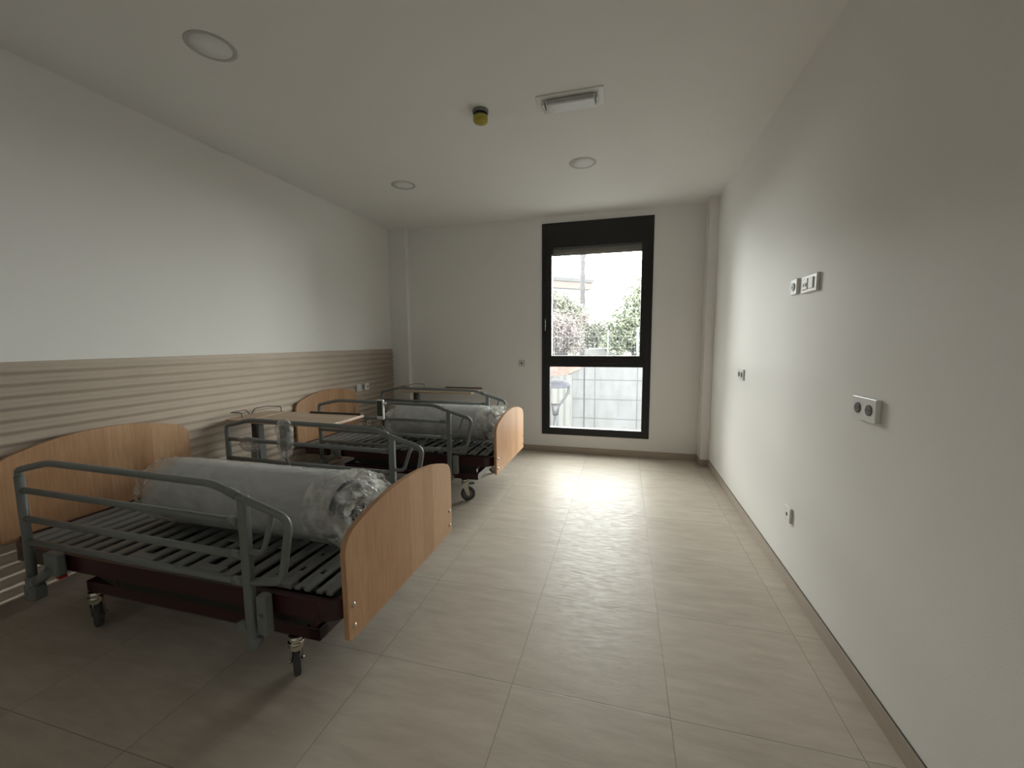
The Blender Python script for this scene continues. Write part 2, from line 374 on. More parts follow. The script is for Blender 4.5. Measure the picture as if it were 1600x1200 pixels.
wobj(G().box(-.856, .176, D + .03, D + .036, 1.195, 2.476), 'glass_pane', m_glass)
wobj(G().box(WX0 + .09, WX1 - .08, D + .03, D + .036, .305, 1.07), 'glass_pane', m_glass)
g = G(); g.box(-.938, -.916, fy0 - .024, fy0 - .012, 1.52, 1.66, .003); g.box(-.934, -.92, fy0 - .05, fy0 - .02, 1.61, 1.635, .004); g.box(-.936, -.918, fy0 - .06, fy0 - .046, 1.50, 1.64, .005)
wobj(g, 'handle', mat('black_handle_satin', (.05, .05, .05), .2, spec=.8))
# outer sill and reveal
struct(G().box(WX0 - .03, WX1 + .03, D + .075, D + .17, WZ0 - .03, WZ0 - .001).obj('trim_3', m_black))

# ------------------------------------------------------------------ ceiling fittings
def downlight(x, y, lab):
    t = thing('downlight', lab, 'ceiling light', (x, y, ZC), 0, 'round ceiling lights')
    n = 48; g = G()
    g.lathe([(.112, 0), (.112, -.001), (.109, -.003), (.094, -.003), (.091, -.0015), (.091, 0)], (0, 0, 0), n=n); g.obj('trim_ring', m_ring, t)
    g = G(); g.lathe([(.0905, 0), (.0905, -.0018), (.02, -.0022)], (0, 0, 0), n=n); g.obj('diffuser', m_whitef, t)
downlight(-2.01, 1.736, 'round recessed ceiling light nearest the camera, at the upper left')
downlight(-2.03, 3.625, 'round recessed ceiling light above the farther bed')
downlight(-.362, 3.604, 'round recessed ceiling light with plain white face, in front of the window')
t = thing('emergency_light', 'white rectangular emergency light fitting with clear cover on the ceiling', 'emergency light', (-.345, 2.67, ZC))
G().box(-.20, .20, -.085, .085, -.008, 0, .002).obj('mounting_plate', m_white, t)
g = G(); g.prism([(-.155, -.008), (.155, -.008), (.145, -.042), (-.145, -.042)], 'y', -.045, .055, .006); g.obj('cover', m_lens, t)
G().box(-.14, .14, -.051, -.0455, -.038, -.014, .001).obj('reflector_strip', mat('grey_reflector', (.5, .5, .49), .2, spec=.7), t)
G().box(-.168, -.156, -.045, .055, -.038, -.008, .002).obj('end_cap', m_lens, t); G().box(.156, .168, -.045, .055, -.038, -.008, .002).obj('end_cap', m_lens, t)
t = thing('smoke_detector', 'ceiling smoke detector under a yellow dust cap', 'smoke detector', (-.915, 2.64, ZC))
G().lathe([(.05, 0), (.05, -.014), (.045, -.02)], (0, 0, 0)).obj('base', m_hub, t)
G().lathe([(.046, -.02), (.046, -.036), (.042, -.038)], (0, 0, 0)).obj('collar', m_dark, t)
G().lathe([(.047, -.037), (.047, -.06), (.042, -.072), (.03, -.076), (.01, -.078)], (0, 0, 0)).obj('dust_cap', m_yellow, t)

# ------------------------------------------------------------------ sockets and plates (built facing -Y, then turned)
def plate(name, lab, cat, loc, rz, wd, ht, dep, holes, m=m_white, style='socket', cover=False):
    """holes = x offsets of the modules"""
    t = thing(name, lab, cat, loc, rz)
    g = G(); g.box(-wd / 2, wd / 2, -dep, 0, -ht / 2, ht / 2, .003); g.obj('cover_plate', m, t)
    for hx in holes:
        s = .021
        if style == 'socket':
            g = G(); g.lathe([(s, 0), (s, -.003), (s * .9, -.0035)], (hx, -dep, 0), 'y', 28); q = g.obj('socket_well', m_hole, t)
            for sx in (-.0095, .0095):
                G().cyl((hx + sx, -dep - .0034, 0), (hx + sx, -dep - .0044, 0), .0026, 10).obj('pin_hole', m_dark, q)
        elif style == 'data':
            G().box(hx - .009, hx + .009, -dep - .0015, -dep, -.011, .008, .001).obj('data_port', m_dark, t)
        elif style == 'switch':
            G().box(hx - .027, hx + .027, -dep - .004, -dep, -.028, .028, .002).obj('rocker', m, t)
    return t
RZ = PI / 2      # facing -X from the right wall: local -Y -> world ... rotate so that -Y maps to -X
RW = -PI / 2
plate('wall_socket', 'white single socket on the right wall, left of the upper pair', 'socket', (XR, 2.655, 1.664), RW, .085, .085, .014, (0,))
t = thing('multimedia_outlet', 'wide white television and data outlet, right one of the upper pair', 'outlet', (XR, 2.452, 1.658), RW)
G().box(-.09, .09, -.016, 0, -.044, .044, .004).obj('cover_plate', m_white, t)
G().box(-.068, -.005, -.022, -.016, -.028, .028, .003).obj('module', m_whitef, t); G().box(.005, .06, -.022, -.016, -.028, .028, .003).obj('module', m_whitef, t)
G().cyl((-.02, -.022, -.004), (-.02, -.0245, -.004), .009, 16).obj('antenna_port', m_dark, t)
G().box(-.055, -.04, -.0235, -.022, -.012, .004, .001).obj('data_port', m_dark, t)
plate('wall_socket', 'small double socket on the right wall nearest the window corner', 'socket', (XR, 3.65, 1.10), RW, .155, .085, .012, (-.038, .038))
plate('wall_socket', 'large surface mounted white double socket on the right wall', 'socket', (XR, 1.872, 1.106), RW, .165, .09, .018, (-.038, .038))
plate('wall_socket', 'low single outlet on the right wall near the baseboard', 'socket', (XR, 2.55, .402), RW, .085, .085, .014, (0,), style='data')
plate('wall_switch', 'small square grey plate on the far wall left of the window', 'switch', (-1.232, D, 1.105), 0, .075, .075, .010, (0,), m=mat('light_grey_plate', (.6, .59, .57), .4), style='data')
LW = PI / 2; XW = XL + .017
plate('wall_switch', 'white blank plate on the ribbed panel, left of the pair behind the far bed', 'switch', (XW, 4.145, .85), LW, .085, .085, .016, (0,), style='switch')
plate('wall_socket', 'white outlet on the ribbed panel, right of the pair behind the far bed', 'socket', (XW, 4.30, .85), LW, .085, .085, .014, (.012,), style='data')
plate('wall_socket', 'low white outlet on the ribbed panel behind the far bed', 'socket', (XW, 4.31, .40), LW, .07, .07, .012, (0,), style='data')

# ------------------------------------------------------------------ hospital beds
# local frame: origin on the floor on the centre line at the footboard, +x towards the foot, bed runs to x = -1.99
def arch(hw, zb, zc, zp, r=.055):
    pts = [(-hw, zb), (hw, zb)]
    top = []
    for i in range(33):
        t_ = -1 + 2 * i / 32; top.append((t_ * hw, zc + (zp - zc) * (1 - abs(t_) ** 2.2)))
    right = [(hw, zc - r)]
    for k in range(1, 8):
        a = k / 8; p0, p1, p2 = Vector((hw, zc - r)), Vector((hw, zc + .012)), Vector(top[-4][:2])
        p = p0 * (1 - a) ** 2 + p1 * 2 * a * (1 - a) + p2 * a * a; right.append((p.x, p.y))
    mid = [p for p in top[::-1][3:-3]]
    left = [(-x, z_) for x, z_ in right[::-1]]
    out = []
    for p in [(-hw + .012, zb), (hw - .012, zb), (hw, zb + .012)] + right + mid + left + [(-hw, zb + .012)]:
        if not out or (Vector(out[-1]) - Vector(p)).length > 1e-4: out.append(p)
    return out
def caster(parent, x, y, ang):
    """swivel caster, 12.5 cm wheel; ang = heading of the trail"""
    c = thing_part('caster', parent)
    d = Vector((math.cos(ang), math.sin(ang), 0)); s = Vector((-d.y, d.x, 0)); o = Vector((x, y, 0))
    wc = o + d * .03 + Vector((0, 0, .0625))
    g = G(); g.cyl(o + Vector((0, 0, .165)), o + Vector((0, 0, .193)), .026, 20); g.cyl(o + Vector((0, 0, .155)), o + Vector((0, 0, .168)), .03, 20)
    R = Matrix((d, s, Vector((0, 0, 1)))).transposed()
    for sg in (-1, 1):
        b = s * sg * .021
        vs = []
        pr = [(-.025, .158), (.028, .158), (.048, .055), (.038, .048), (.022, .05)]
        A = [g.bm.verts.new(o + b + d * u + Vector((0, 0, v))) for u, v in pr]; B = [g.bm.verts.new(o + b + s * sg * .003 + d * u + Vector((0, 0, v))) for u, v in pr]
        g.bm.faces.new(A); g.bm.faces.new(B[::-1])
        for i in range(5): g.bm.faces.new((A[i], B[i], B[(i + 1) % 5], A[(i + 1) % 5]))
    pr = [-.025, .03]
    g.tube([o + d * -.026 + Vector((0, 0, .157)), o + d * .03 + Vector((0, 0, .157))], .023, 12, flat=1.0)
    g.cyl(wc - s * .03, wc + s * .03, .006, 10)
    g2 = g.obj('fork', m_chrome, c)
    g = G(); n = 32; prof = [(.04, -.013), (.058, -.0125), (.0625, -.007), (.0625, .007), (.058, .0125), (.04, .013)]
    rings = []
    for r_, h in prof: rings.append([g.bm.verts.new(wc + (d * math.cos(2 * PI * k / n) + Vector((0, 0, 1)) * math.sin(2 * PI * k / n)) * r_ + s * h) for k in range(n)])
    for A, B in zip(rings, rings[1:] + rings[:1]):
        for k in range(n):
            f = g.bm.faces.new((A[k], A[(k + 1) % n], B[(k + 1) % n], B[k])); f.smooth = True
    g.obj('tyre', m_rub, c)
    g = G(); g.cyl(wc - s * .011, wc + s * .011, .042, 28); g.cyl(wc - s * .016, wc + s * .016, .016, 20); g.obj('wheel_hub', m_hub, c)
    # brake pedal
    g = G(); P = o + d * .085 + Vector((0, 0, .146))
    pr = [(-.018, 0), (.018, 0), (.024, -.05), (-.024, -.05)]
    A = [g.bm.verts.new(P + s * u + d * v) for u, v in pr]; B = [g.bm.verts.new(P + s * u + d * v + Vector((0, 0, .008))) for u, v in pr]
    g.bm.faces.new(A); g.bm.faces.new(B[::-1])
    for i in range(4): g.bm.faces.new((A[i], B[i], B[(i + 1) % 4], A[(i + 1) % 4]))
    g.obj('brake_pedal', m_hub, c)
def thing_part(name, parent):
    o = bpy.data.objects.new(name, None); o.empty_display_size = .05; C.objects.link(o); o.parent = parent; return o
def rail(parent, y, sg):
    """tubular safety rail on one side; sg = outward direction of y"""
    X = lambda x: x + .98   # measured in room x with the footboard face at -.98
    rr = .0145
    path = fillet([(X(-2.655), y, .78), (X(-2.655), y, .815), (X(-2.45), y, .862), (X(-1.52), y, .85), (X(-1.385), y, .805), (X(-1.175), y, .745), (X(-1.225), y, .50), (X(-1.385), y, .478)], .05, 7)
    g = G(); g.tube(path, rr, 12)
    q = g.obj('side_rail', m_grey, parent)
    g = G(); g.tube([(X(-2.655), y, .26), (X(-2.655), y, .785)], .0175, 12); g.obj('post', m_grey, q)
    g = G(); g.box(X(-1.40), X(-1.362), y - .014, y + .014, .25, .815, .006); g.obj('post', m_grey, q)
    for (za, zb_) in ((.722, .712), (.588, .578), (.478, .474)):
        G().tube([(X(-2.645), y, za), (X(-1.395), y, zb_)], .0135 if za > .6 else .0145, 12).obj('bar', m_grey, q)
    g = G(); g.tube(fillet([(X(-1.245), y, .768), (X(-1.305), y, .60), (X(-1.37), y, .60)], .03), .010, 10); g.obj('strut', m_grey, q)
    # joint collars on the bars beside the post
    for z_ in (.806, .713, .579, .475):
        G().tube([(X(-1.452), y, z_ + (.022 if z_ > .8 else 0)), (X(-1.405), y, z_ + (.006 if z_ > .8 else 0))], .0165, 12).obj('collar', m_grey, q)
    # brackets: fixing plates on the bed frame
    yi = y - sg * .03
    g = G(); g.box(X(-1.355), X(-1.31), min(y, yi) - .004, max(y, yi) + .004, .27, .425, .006); g.cyl((X(-1.33), y + sg * .008, .355), (X(-1.33), y + sg * .018, .355), .007, 12)
    g.cyl((X(-1.415), y - sg * .0, .30), (X(-1.415), y + sg * .02, .30), .022, 20); g.cyl((X(-1.38), y - .012, .235), (X(-1.38), y + .018, .235), .03, 20)
    g.obj('bracket', m_grey, q)
    g = G(); g.box(X(-2.56), X(-2.47), min(y, yi) - .004, max(y, yi) + .004, .33, .435, .008)
    g.tube([(X(-2.52), y, .36), (X(-2.62), y, .29)], .022, 10); g.tube([(X(-2.655), y, .31), (X(-2.64), y, .235)], [.024, .03], 12)
    g.box(X(-2.68), X(-2.61), y - .028, y + .028, .20, .275, .012)
    g.obj('bracket', m_grey, q)
    G().box(X(-2.49), X(-2.465), min(y, yi), max(y, yi), .318, .33, .003).obj('release_lever', mat('red_plastic', (.4, .02, .02), .4), q)
    return q
def make_bed(lab):
    t = thing('hospital_bed', lab, 'bed', (0, 0, 0), 0, 'hospital beds along the left wall')
    X = lambda x: x + .98
    # end boards
    hb = G().prism(arch(.467, .395, .80, .893), 'x', X(-2.972), X(-2.95), .003).obj('headboard', m_wood, t)
    fb = G().prism(arch(.467, .275, .672, .757), 'x', X(-1.002), X(-.98), .003).obj('footboard', m_wood, t)
    for yy in (-.435, .435):
        for zz in (.325, .408):
            g = G(); g.lathe([(.0095, 0), (.0095, .002), (.006, .006), (.002, .007)], (X(-.98), yy, zz), 'x', 16); g.obj('rivet', m_chrome, fb)
    # upper frame: rounded rectangular ring
    def ring(x0, x1, hw, z0, z1, th, r, name, m):
        def rr(x0, x1, hw, r, n=7):
            o = []
            for cx, cy, a0 in ((x1 - r, hw - r, 0), (x0 + r, hw - r, 1), (x0 + r, -hw + r, 2), (x1 - r, -hw + r, 3)):
                for k in range(n + 1):
                    a = (a0 + k / n) * PI / 2; o.append((cx + r * math.cos(a), cy + r * math.sin(a)))
            return o
        A = rr(x0, x1, hw, r); B = rr(x0 + th, x1 - th, hw - th, max(r - th, .005)); g = G(); n = len(A)
        V = [[g.bm.verts.new((p[0], p[1], z_)) for p in P] for P in (A, B) for z_ in (z0, z1)]
        for i in range(n):
            j = (i + 1) % n
            g.bm.faces.new((V[0][i], V[0][j], V[1][j], V[1][i])); g.bm.faces.new((V[2][i], V[3][i], V[3][j], V[2][j]))
            g.bm.faces.new((V[1][i], V[1][j], V[3][j], V[3][i])); g.bm.faces.new((V[0][i], V[2][i], V[2][j], V[0][j]))
        return g, name, m
    g, n_, m_ = ring(X(-2.93), X(-1.015), .462, .335, .412, .03, .10, 'frame', m_red)
    g.box(X(-2.95), X(-2.90), -.10, .10, .34, .40, .004)
    g.box(X(-1.04), X(-1.0), -.30, -.24, .34, .40, .004); g.box(X(-1.04), X(-1.0), .24, .30, .34, .40, .004)
    g.box(X(-2.95), X(-2.90), -.36, -.30, .34, .42, .004); g.box(X(-2.95), X(-2.90), .30, .36, .34, .42, .004)
    g.box(X(-2.915), X(-2.90), -.42, .42, .40, .428, .002)
    g.obj('frame', m_red, t)
    # inner black carrier rails below the slats; middle rows added to darken gaps
    g = G()
    for sg in (-1, 1): g.box(X(-2.86), X(-1.07), sg * .40 - .014, sg * .40 + .014, .392, .417, .002)
    for yy in (-.27, -.13, 0, .13, .27): g.box(X(-2.86), X(-1.07), yy - .02, yy + .02, .375, .412, .002)
    g.obj('slat_carrier', m_dark, t)
    G().box(X(-2.84), X(-1.10), -.415, .415, .338, .346, .002).obj('gap_shade_panel', m_dark, t)  # dark sheet added so the gaps between slats look black
    # slats: backrest, seat, thigh and leg sections
    xs = []; x = -2.875
    while x < -1.10:
        wide = .050
        if -1.36 < x: wide = .072
        xs.append((x, wide)); x += wide + (.038 if wide < .06 else .030)
        if abs(x + 2.1) < .045 or abs(x + 1.72) < .045: x += .012
    for i, (xa, wd) in enumerate(xs):
        g = G(); hw = .428
        if wd > .06:   # pressed plates with slots
            g.box(X(xa), X(xa + .026), -hw, hw, .418, .430, .003); g.box(X(xa + wd - .026), X(xa + wd), -hw, hw, .418, .430, .003)
            for j in range(7):
                yc = -hw + .06 + j * .122
                g.box(X(xa + .022), X(xa + wd - .022), yc - .045, yc + .045, .418, .428)
        else:
            g.prism([(X(xa), .416), (X(xa), .426), (X(xa + .006), .431), (X(xa + wd - .006), .431), (X(xa + wd), .426), (X(xa + wd), .416)], 'y', -hw, hw, .001)
        g.obj('slat', m_slat, t)
    for xx in (-2.07, -1.69, -1.33):   # hinge plates between sections
        for sg in (-1, 1): G().box(X(xx - .06), X(xx + .06), sg * .405 - .022, sg * .405 + .022, .414, .4345, .003).obj('hinge_plate', m_slat, t)
    for xx in (-1.83, -1.52): G().box(X(xx - .035), X(xx + .035), -.20, -.11, .428, .437, .003).obj('hinge_plate', m_slat, t)
    # lower side beams, coloured black to look like a dark gap, and lifting gear
    g = G()
    for sg in (-1, 1):
        g.prism([(X(-2.40), .334), (X(-2.36), .285), (X(-2.27), .262), (X(-1.22), .262), (X(-1.13), .334)], 'y', sg * .405 - .012, sg * .405 + .012, .003)
    g.box(X(-2.30), X(-2.25), -.42, .42, .268, .31, .003); g.box(X(-1.32), X(-1.27), -.42, .42, .268, .31, .003)
    g.obj('side_beam', m_dark, t)
    for sg in (-1, 1):
        g = G(); g.prism([(X(-2.30), .235), (X(-1.30), .235), (X(-1.30), .262), (X(-1.72), .268), (X(-1.86), .268), (X(-2.30), .262)], 'y', sg * .33 - .015, sg * .33 + .015, .003)
        g.obj('lifting_arm', m_dark, t)
    g = G(); g.box(X(-2.05), X(-1.62), -.05, .05, .255, .335, .01); g.cyl((X(-2.05), 0, .30), (X(-2.32), 0, .29), .018, 14); g.box(X(-1.62), X(-1.48), -.07, .07, .27, .35, .01)
    g.cyl((X(-1.48), 0, .30), (X(-1.30), 0, .29), .014, 14)
    g.obj('motor', m_dark, t)
    # base frame
    g = G()
    for sg in (-1, 1): g.box(X(-2.50), X(-1.17), sg * .375 - .025, sg * .375 + .025, .195, .248, .003)
    g.box(X(-2.50), X(-2.44), -.40, .40, .196, .247, .003); g.box(X(-1.23), X(-1.17), -.40, .40, .196, .247, .003)
    g.box(X(-1.86), X(-1.80), -.36, .36, .197, .246, .003)
    for sg in (-1, 1): g.box(X(-1.22), X(-1.185), sg * .375 - .02, sg * .375 + .02, .24, .30, .003)
    g.obj('base_frame', m_red, t)
    caster(t, X(-1.30), -.388, PI * .77); caster(t, X(-1.30), .375, 2.3)
    caster(t, X(-2.468), -.388, PI * .80); caster(t, X(-2.468), .375, 1.0)
    rail(t, -.507, -1); rail(t, .507, 1)
    return t
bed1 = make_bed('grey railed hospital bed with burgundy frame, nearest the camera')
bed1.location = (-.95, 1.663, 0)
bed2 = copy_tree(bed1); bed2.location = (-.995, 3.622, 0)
bed2['label'] = 'grey railed hospital bed farther from the camera, nearer the window'
# its casters point the other way: turn the near foot one sideways
k = 0
for ch in [o for o in bpy.data.objects if o.parent == bed2 and o.name.startswith('caster')]:
    px = {0: (-.32, -.388), 1: (-.32, .375), 2: (-1.488, -.388), 3: (-1.488, .375)}[k]
    ang = (-.66 * PI, -1.5, -.6, 0)[k]
    p = Vector((px[0], px[1], 0)); R = Matrix.Rotation(ang, 4, 'Z')
    ch.matrix_local = Matrix.Translation(p) @ R @ Matrix.Translation(-p); k += 1

# ------------------------------------------------------------------ rolled mattresses in film
def make_roll(name, lab, x0, x1, yc, zb, r, seed):
    """mattress rolled about an axis along X; local frame at the floor point below its middle"""
    L = x1 - x0
    t = thing(name, lab, 'rolled mattress', ((x0 + x1) / 2, yc, zb), 0, 'rolled mattresses wrapped in clear film')
    xa, xb = -L / 2 + .10, L / 2 - .14
    # spiral mattress body
    rm = r - .012; n = 150; turns = 2.6; th = .095
    g = G()
    def sp(a):  # outer spiral radius
        return rm - th * (turns * 2 * PI - a) / (2 * PI) if a < (turns - 1) * 2 * PI else rm - .0
    outer = []; 
    pts = []
    for k in range(n + 1):
        a = turns * 2 * PI * k / n; ro = max(.03, rm - th * (1 - a / (turns * 2 * PI)) * turns * .62)
        pts.append((a, ro))
    cz = r
    def pos(a, q, x): return Vector((x, math.cos(a + 1.2) * q, cz + math.sin(a + 1.2) * q))
    # body drum
    nn = 64; nx = 26; rings = []
    for i in range(nx + 1):
        x = xa + (xb - xa) * i / nx; e = min(1, (min(i, nx - i)) / 1.5); ring = []
        for k_ in range(nn):
            a = 2 * PI * k_ / nn
            q = rm * (.93 + .07 * e) + noise.noise(Vector((x * 3 + seed, math.cos(a) * 1.5, math.sin(a) * 1.5))) * .007
            p = pos(a, q, x)
            if p.z < .012: p.z = .012 + noise.noise(Vector((x * 9, p.y * 9, seed))) * .003
            ring.append(g.bm.verts.new(p))
        rings.append(ring)
    for A, B in zip(rings, rings[1:]):
        for k_ in range(nn):
            f = g.bm.faces.new((A[k_], A[(k_ + 1) % nn], B[(k_ + 1) % nn], B[k_])); f.smooth = True
    g.bm.faces.new(rings[0][::-1]); g.bm.faces.new(rings[-1])
    body = g.obj('mattress', m_mat, t)
    # visible spiral of the rolled end
    for xe, sg in ((xb, 1), (xa, -1)):
        g = G(); pp = [pos(a, q - .012, xe + sg * .004) for a, q in pts if q > .035]
        g.tube(pp, .016, 8); g.tube([p + Vector((sg * .012, 0, 0)) for p in pp[::1]], .008, 6); g.obj('rolled_edge', m_matin, body)
    # film sleeve, wrinkled and gathered past both ends
    g = G(); nx = 90; nn = 96; rings = []
    for i in range(nx + 1):
        u = i / nx; x = -L / 2 + L * u; ring = []
        endr = max(0, (x - xb - .0) / (.14)); endl = max(0, (xa - x) / .10)
        wob = .0035 + .030 * min(1, max(endr * 1.4, (x - xb + .10) / .16 if x > xb - .10 else 0)) + .012 * endl
        for k_ in range(nn):
            a = 2 * PI * k_ / nn; v = Vector((math.cos(a), math.sin(a), 0))
            q = r * (1 - .05 * endr ** 2 - .08 * endl ** 1.5)
            q += wob * (noise.noise(Vector((x * 7 + seed, v.x * 3.4, v.y * 3.4))) + .8 * noise.ridged_multi_fractal(Vector((x * 13 + seed, v.x * 5, v.y * 5)), 1, 2, 3, 1, 2) - .9)
            if xa < x < xb: q = max(q, rm + .004)
            p = pos(a, q, x + endr * .035 * noise.noise(Vector((v.x * 2, v.y * 2, seed))))
            if p.z < .004: p.z = .004
            ring.append(g.bm.verts.new(p))
        rings.append(ring)
    half = int(nx * .80); hl = int(nx * .0)
    for i, (A, B) in enumerate(zip(rings, rings[1:])):
        for k_ in range(nn):
            f = g.bm.faces.new((A[k_], A[(k_ + 1) % nn], B[(k_ + 1) % nn], B[k_])); f.smooth = True
            f.material_index = 1 if i >= half or i < 6 else 0
    o = g.obj('film_wrap', m_film, t); o.data.materials.append(m_crin)
    # loose film gathered over the foot end
    g = G(); rings = []; nr = 14
    for i in range(nr + 1):
        u = i / nr; ring = []
        for k_ in range(72):
            a = 2 * PI * k_ / 72; v = Vector((math.cos(a), math.sin(a), 0))
            q = r * .86 * (1 - u * .8) + .02 * u * noise.noise(v * 3 + Vector((u * 5, seed, 0)))
            x = xb + .03 + .07 * math.sin(u * PI * .8) + .055 * noise.noise(v * 2.5 + Vector((u * 4 + seed, u * 3, 1)))
            p = pos(a, q, max(x, xb + .022)); p.z = max(p.z, .006); ring.append(g.bm.verts.new(p))
        rings.append(ring)
    for A, B in zip(rings, rings[1:]):
        for k_ in range(72):
            f = g.bm.faces.new((A[k_], A[(k_ + 1) % 72], B[(k_ + 1) % 72], B[k_])); f.smooth = True
    g.obj('gathered_film', m_crin, t)
    return t
make_roll('rolled_mattress', 'grey mattress rolled in crumpled clear film on the nearest bed', -2.40, -1.10, 1.60, .434, .168, 1.3)
make_roll('rolled_mattress', 'grey mattress rolled in clear film on the farther bed', -2.22, -1.065, 3.62, .434, .172, 8.1)

# ------------------------------------------------------------------ overbed tables
def make_table(lab):
    t = thing('overbed_table', lab, 'table', (0, 0, 0), 0, 'overbed tables')
    # local: x from 0 (wall end) to .95, y from 0 (near edge) to .42
    g = G(); z0, z1 = .778, .798
    g.prism([(.22, 0), (.95, 0), (.95, .42), (.22, .42)], 'z', z0, z1, .003); g.obj('tabletop', m_table, t)
    g = G(); pl = [(.205, 0), (.205, .42), (.03, .42), (0, .39), (0, .03), (.03, 0)]
    g.prism(pl, 'z', z0, z1, .003); g.obj('side_leaf', m_table, t)
    g = G(); g.box(.45, .935, .395, .412, z1 - .002, z1 + .014, .003); g.obj('book_ledge', m_wire, t)
    g = G(); h = z1 + .042
    g.tube(fillet([(.10, .08, z1 - .003), (.10, .08, h), (.008, .06, h), (.008, .20, h), (.008, .235, z1 - .003)], .015), .0032, 8)
    g.tube(fillet([(.012, .245, z1 - .003), (.012, .28, h), (.012, .405, h), (.15, .41, h), (.15, .41, z1 - .003)], .015), .0032, 8)
    g.obj('wire_guard', m_wire, t)
    g = G(); g.box(.16, .20, .10, .17, .16, z0, .004); g.obj('column', mat('dark_steel_column', (.06, .055, .05), .4), t)
    g = G(); g.box(.15, .21, .09, .18, .07, .62, .005); g.box(.195, .222, .11, .16, .30, .74, .005); g.obj('column_sleeve', m_grey, t)
    g = G(); g.box(.17, .62, .15, .26, z0 - .022, z0, .003); g.cyl((.75, .2, z0), (.75, .2, z0 - .016), .03, 20); g.obj('bracket', m_dark, t)
    g = G(); g.box(.16, .21, -.12, .50, .055, .085, .006); g.box(.20, .80, .40, .44, .055, .085, .006); g.obj('base', m_grey, t)
    for (x, y) in ((.185, -.10), (.185, .48), (.78, .42), (.45, .42)):
        g = G(); g.cyl((x - .012, y, .027), (x + .012, y, .027), .027, 20); g.cyl((x, y, .03), (x, y, .058), .008, 10); g.obj('castor', m_rub, t)
    return t
tb1 = make_table('beech overbed table with wire guard standing between the two beds'); tb1.location = (-2.955, 2.41, 0)
tb2 = copy_tree(tb1); tb2['label'] = 'beech overbed table behind the farther bed, before the far wall'; tb2.location = (-2.625, 4.375, 0)
def bag(name, m, x0, x1, y, z0, z1, th, seed, parent=None, top=1.0):
    g = G(); rings = []; n = 30; nz_ = 22
    for i in range(nz_ + 1):
        u = i / nz_; z_ = z0 + (z1 - z0) * u; ring = []
        for k_ in range(n):
            a = 2 * PI * k_ / n
            q = 1 + .35 * noise.noise(Vector((math.cos(a) * 2, math.sin(a) * 2, u * 5 + seed)))
            e = math.sin(min(1, (1 - abs(2 * u - 1)) * 2.4) * PI / 2) ** .5 * (1 - .25 * (1 - u))
            ring.append(g.bm.verts.new(((x0 + x1) / 2 + math.cos(a) * (x1 - x0) / 2 * q * e, y + math.sin(a) * th * q * e, z_ + .012 * noise.noise(Vector((math.cos(a) * 3, seed, math.sin(a) * 3))))))
        rings.append(ring)
    for A, B in zip(rings, rings[1:]):
        for k_ in range(n):
            f = g.bm.faces.new((A[k_], A[(k_ + 1) % n], B[(k_ + 1) % n], B[k_])); f.smooth = True
    return g.obj(name, m, parent)
o = bag('plastic_bag', m_bag, -2.53, -2.34, 2.17, .645, .742, .03, 5.1)
tag(o, 'crumpled clear plastic wrapped round the far rail of the nearest bed', 'plastic wrap')

# hand controls hanging on the bed rails
def make_remote(lab, loc):
    t = thing('bed_remote', lab, 'remote control', loc, 0)
    G().box(-.034, .034, -.022, .004, -.085, .088, .009).obj('housing', m_white, t)
    kp = G().box(-.026, .024, -.026, -.021, -.052, .078, .003).obj('keypad', mat('dark_keypad', (.025, .035, .03), .4), t)
    for r_ in range(6):
        for c_ in range(2): G().box(-.019 + c_ * .022, -.004 + c_ * .022, -.028, -.0258, -.043 + r_ * .019, -.031 + r_ * .019, .001).obj('button', m_hole, kp)
    g = G(); g.box(-.012, .012, .004, .012, .05, .085, .003); g.box(.028, .05, -.008, .01, .045, .062, .004); g.obj('hook', m_white, t)
    g = G(); g.tube(fillet([(0, -.008, -.083), (0, -.006, -.16), (.03, .03, -.24), (.06, .08, -.36), (.02, .12, -.44)], .06), .005, 8); g.obj('cable', m_hub, t)
    return t
make_remote('pale grey hand control with dark keypad hooked on the farther bed rail', (-2.01, 3.083, .80))
rem = make_remote('grey hand control wrapped in clear film on the far rail of the nearest bed', (-2.10, 2.138, .765))
for ch in [c for c in bpy.data.objects if c.parent == rem]:
    if ch.name.startswith(('housing',)): ch.data.materials[0] = m_hub
bag('film_sleeve', m_bag, -.062, .062, -.012, -.14, .125, .036, 3.3, rem)
# loose strap loop on the foot slats of the farther bed
g = G(); pts = [(-1.16 + .045 * math.cos(a), 3.42 + .02 * math.cos(a), .462 + .028 * math.sin(a)) for a in [2 * PI * k_ / 24 for k_ in range(22)]]
g.tube(pts, .0035, 8)
tag(g.obj('cable_loop', m_white), 'thin pale cable loop on the foot slats of the farther bed', 'cable')

# ------------------------------------------------------------------ outside
WY = 12.0
m_conc = mat_concrete()
m_grd = mat('dry_ground', (.085, .075, .06), .95, var=.35, vscale=3, bump=.5, bscale=20, bdist=.05)
m_yard = mat('yard_concrete', (.22, .22, .215), .9, var=.1, vscale=1)
struct(G().box(-14, 14, D + .3, WY, -4.2, -3.6).obj('ground_yard', m_yard))
struct(G().box(-25, 25, WY + .3, 90, -.2, .35).obj('ground_field', m_grd))
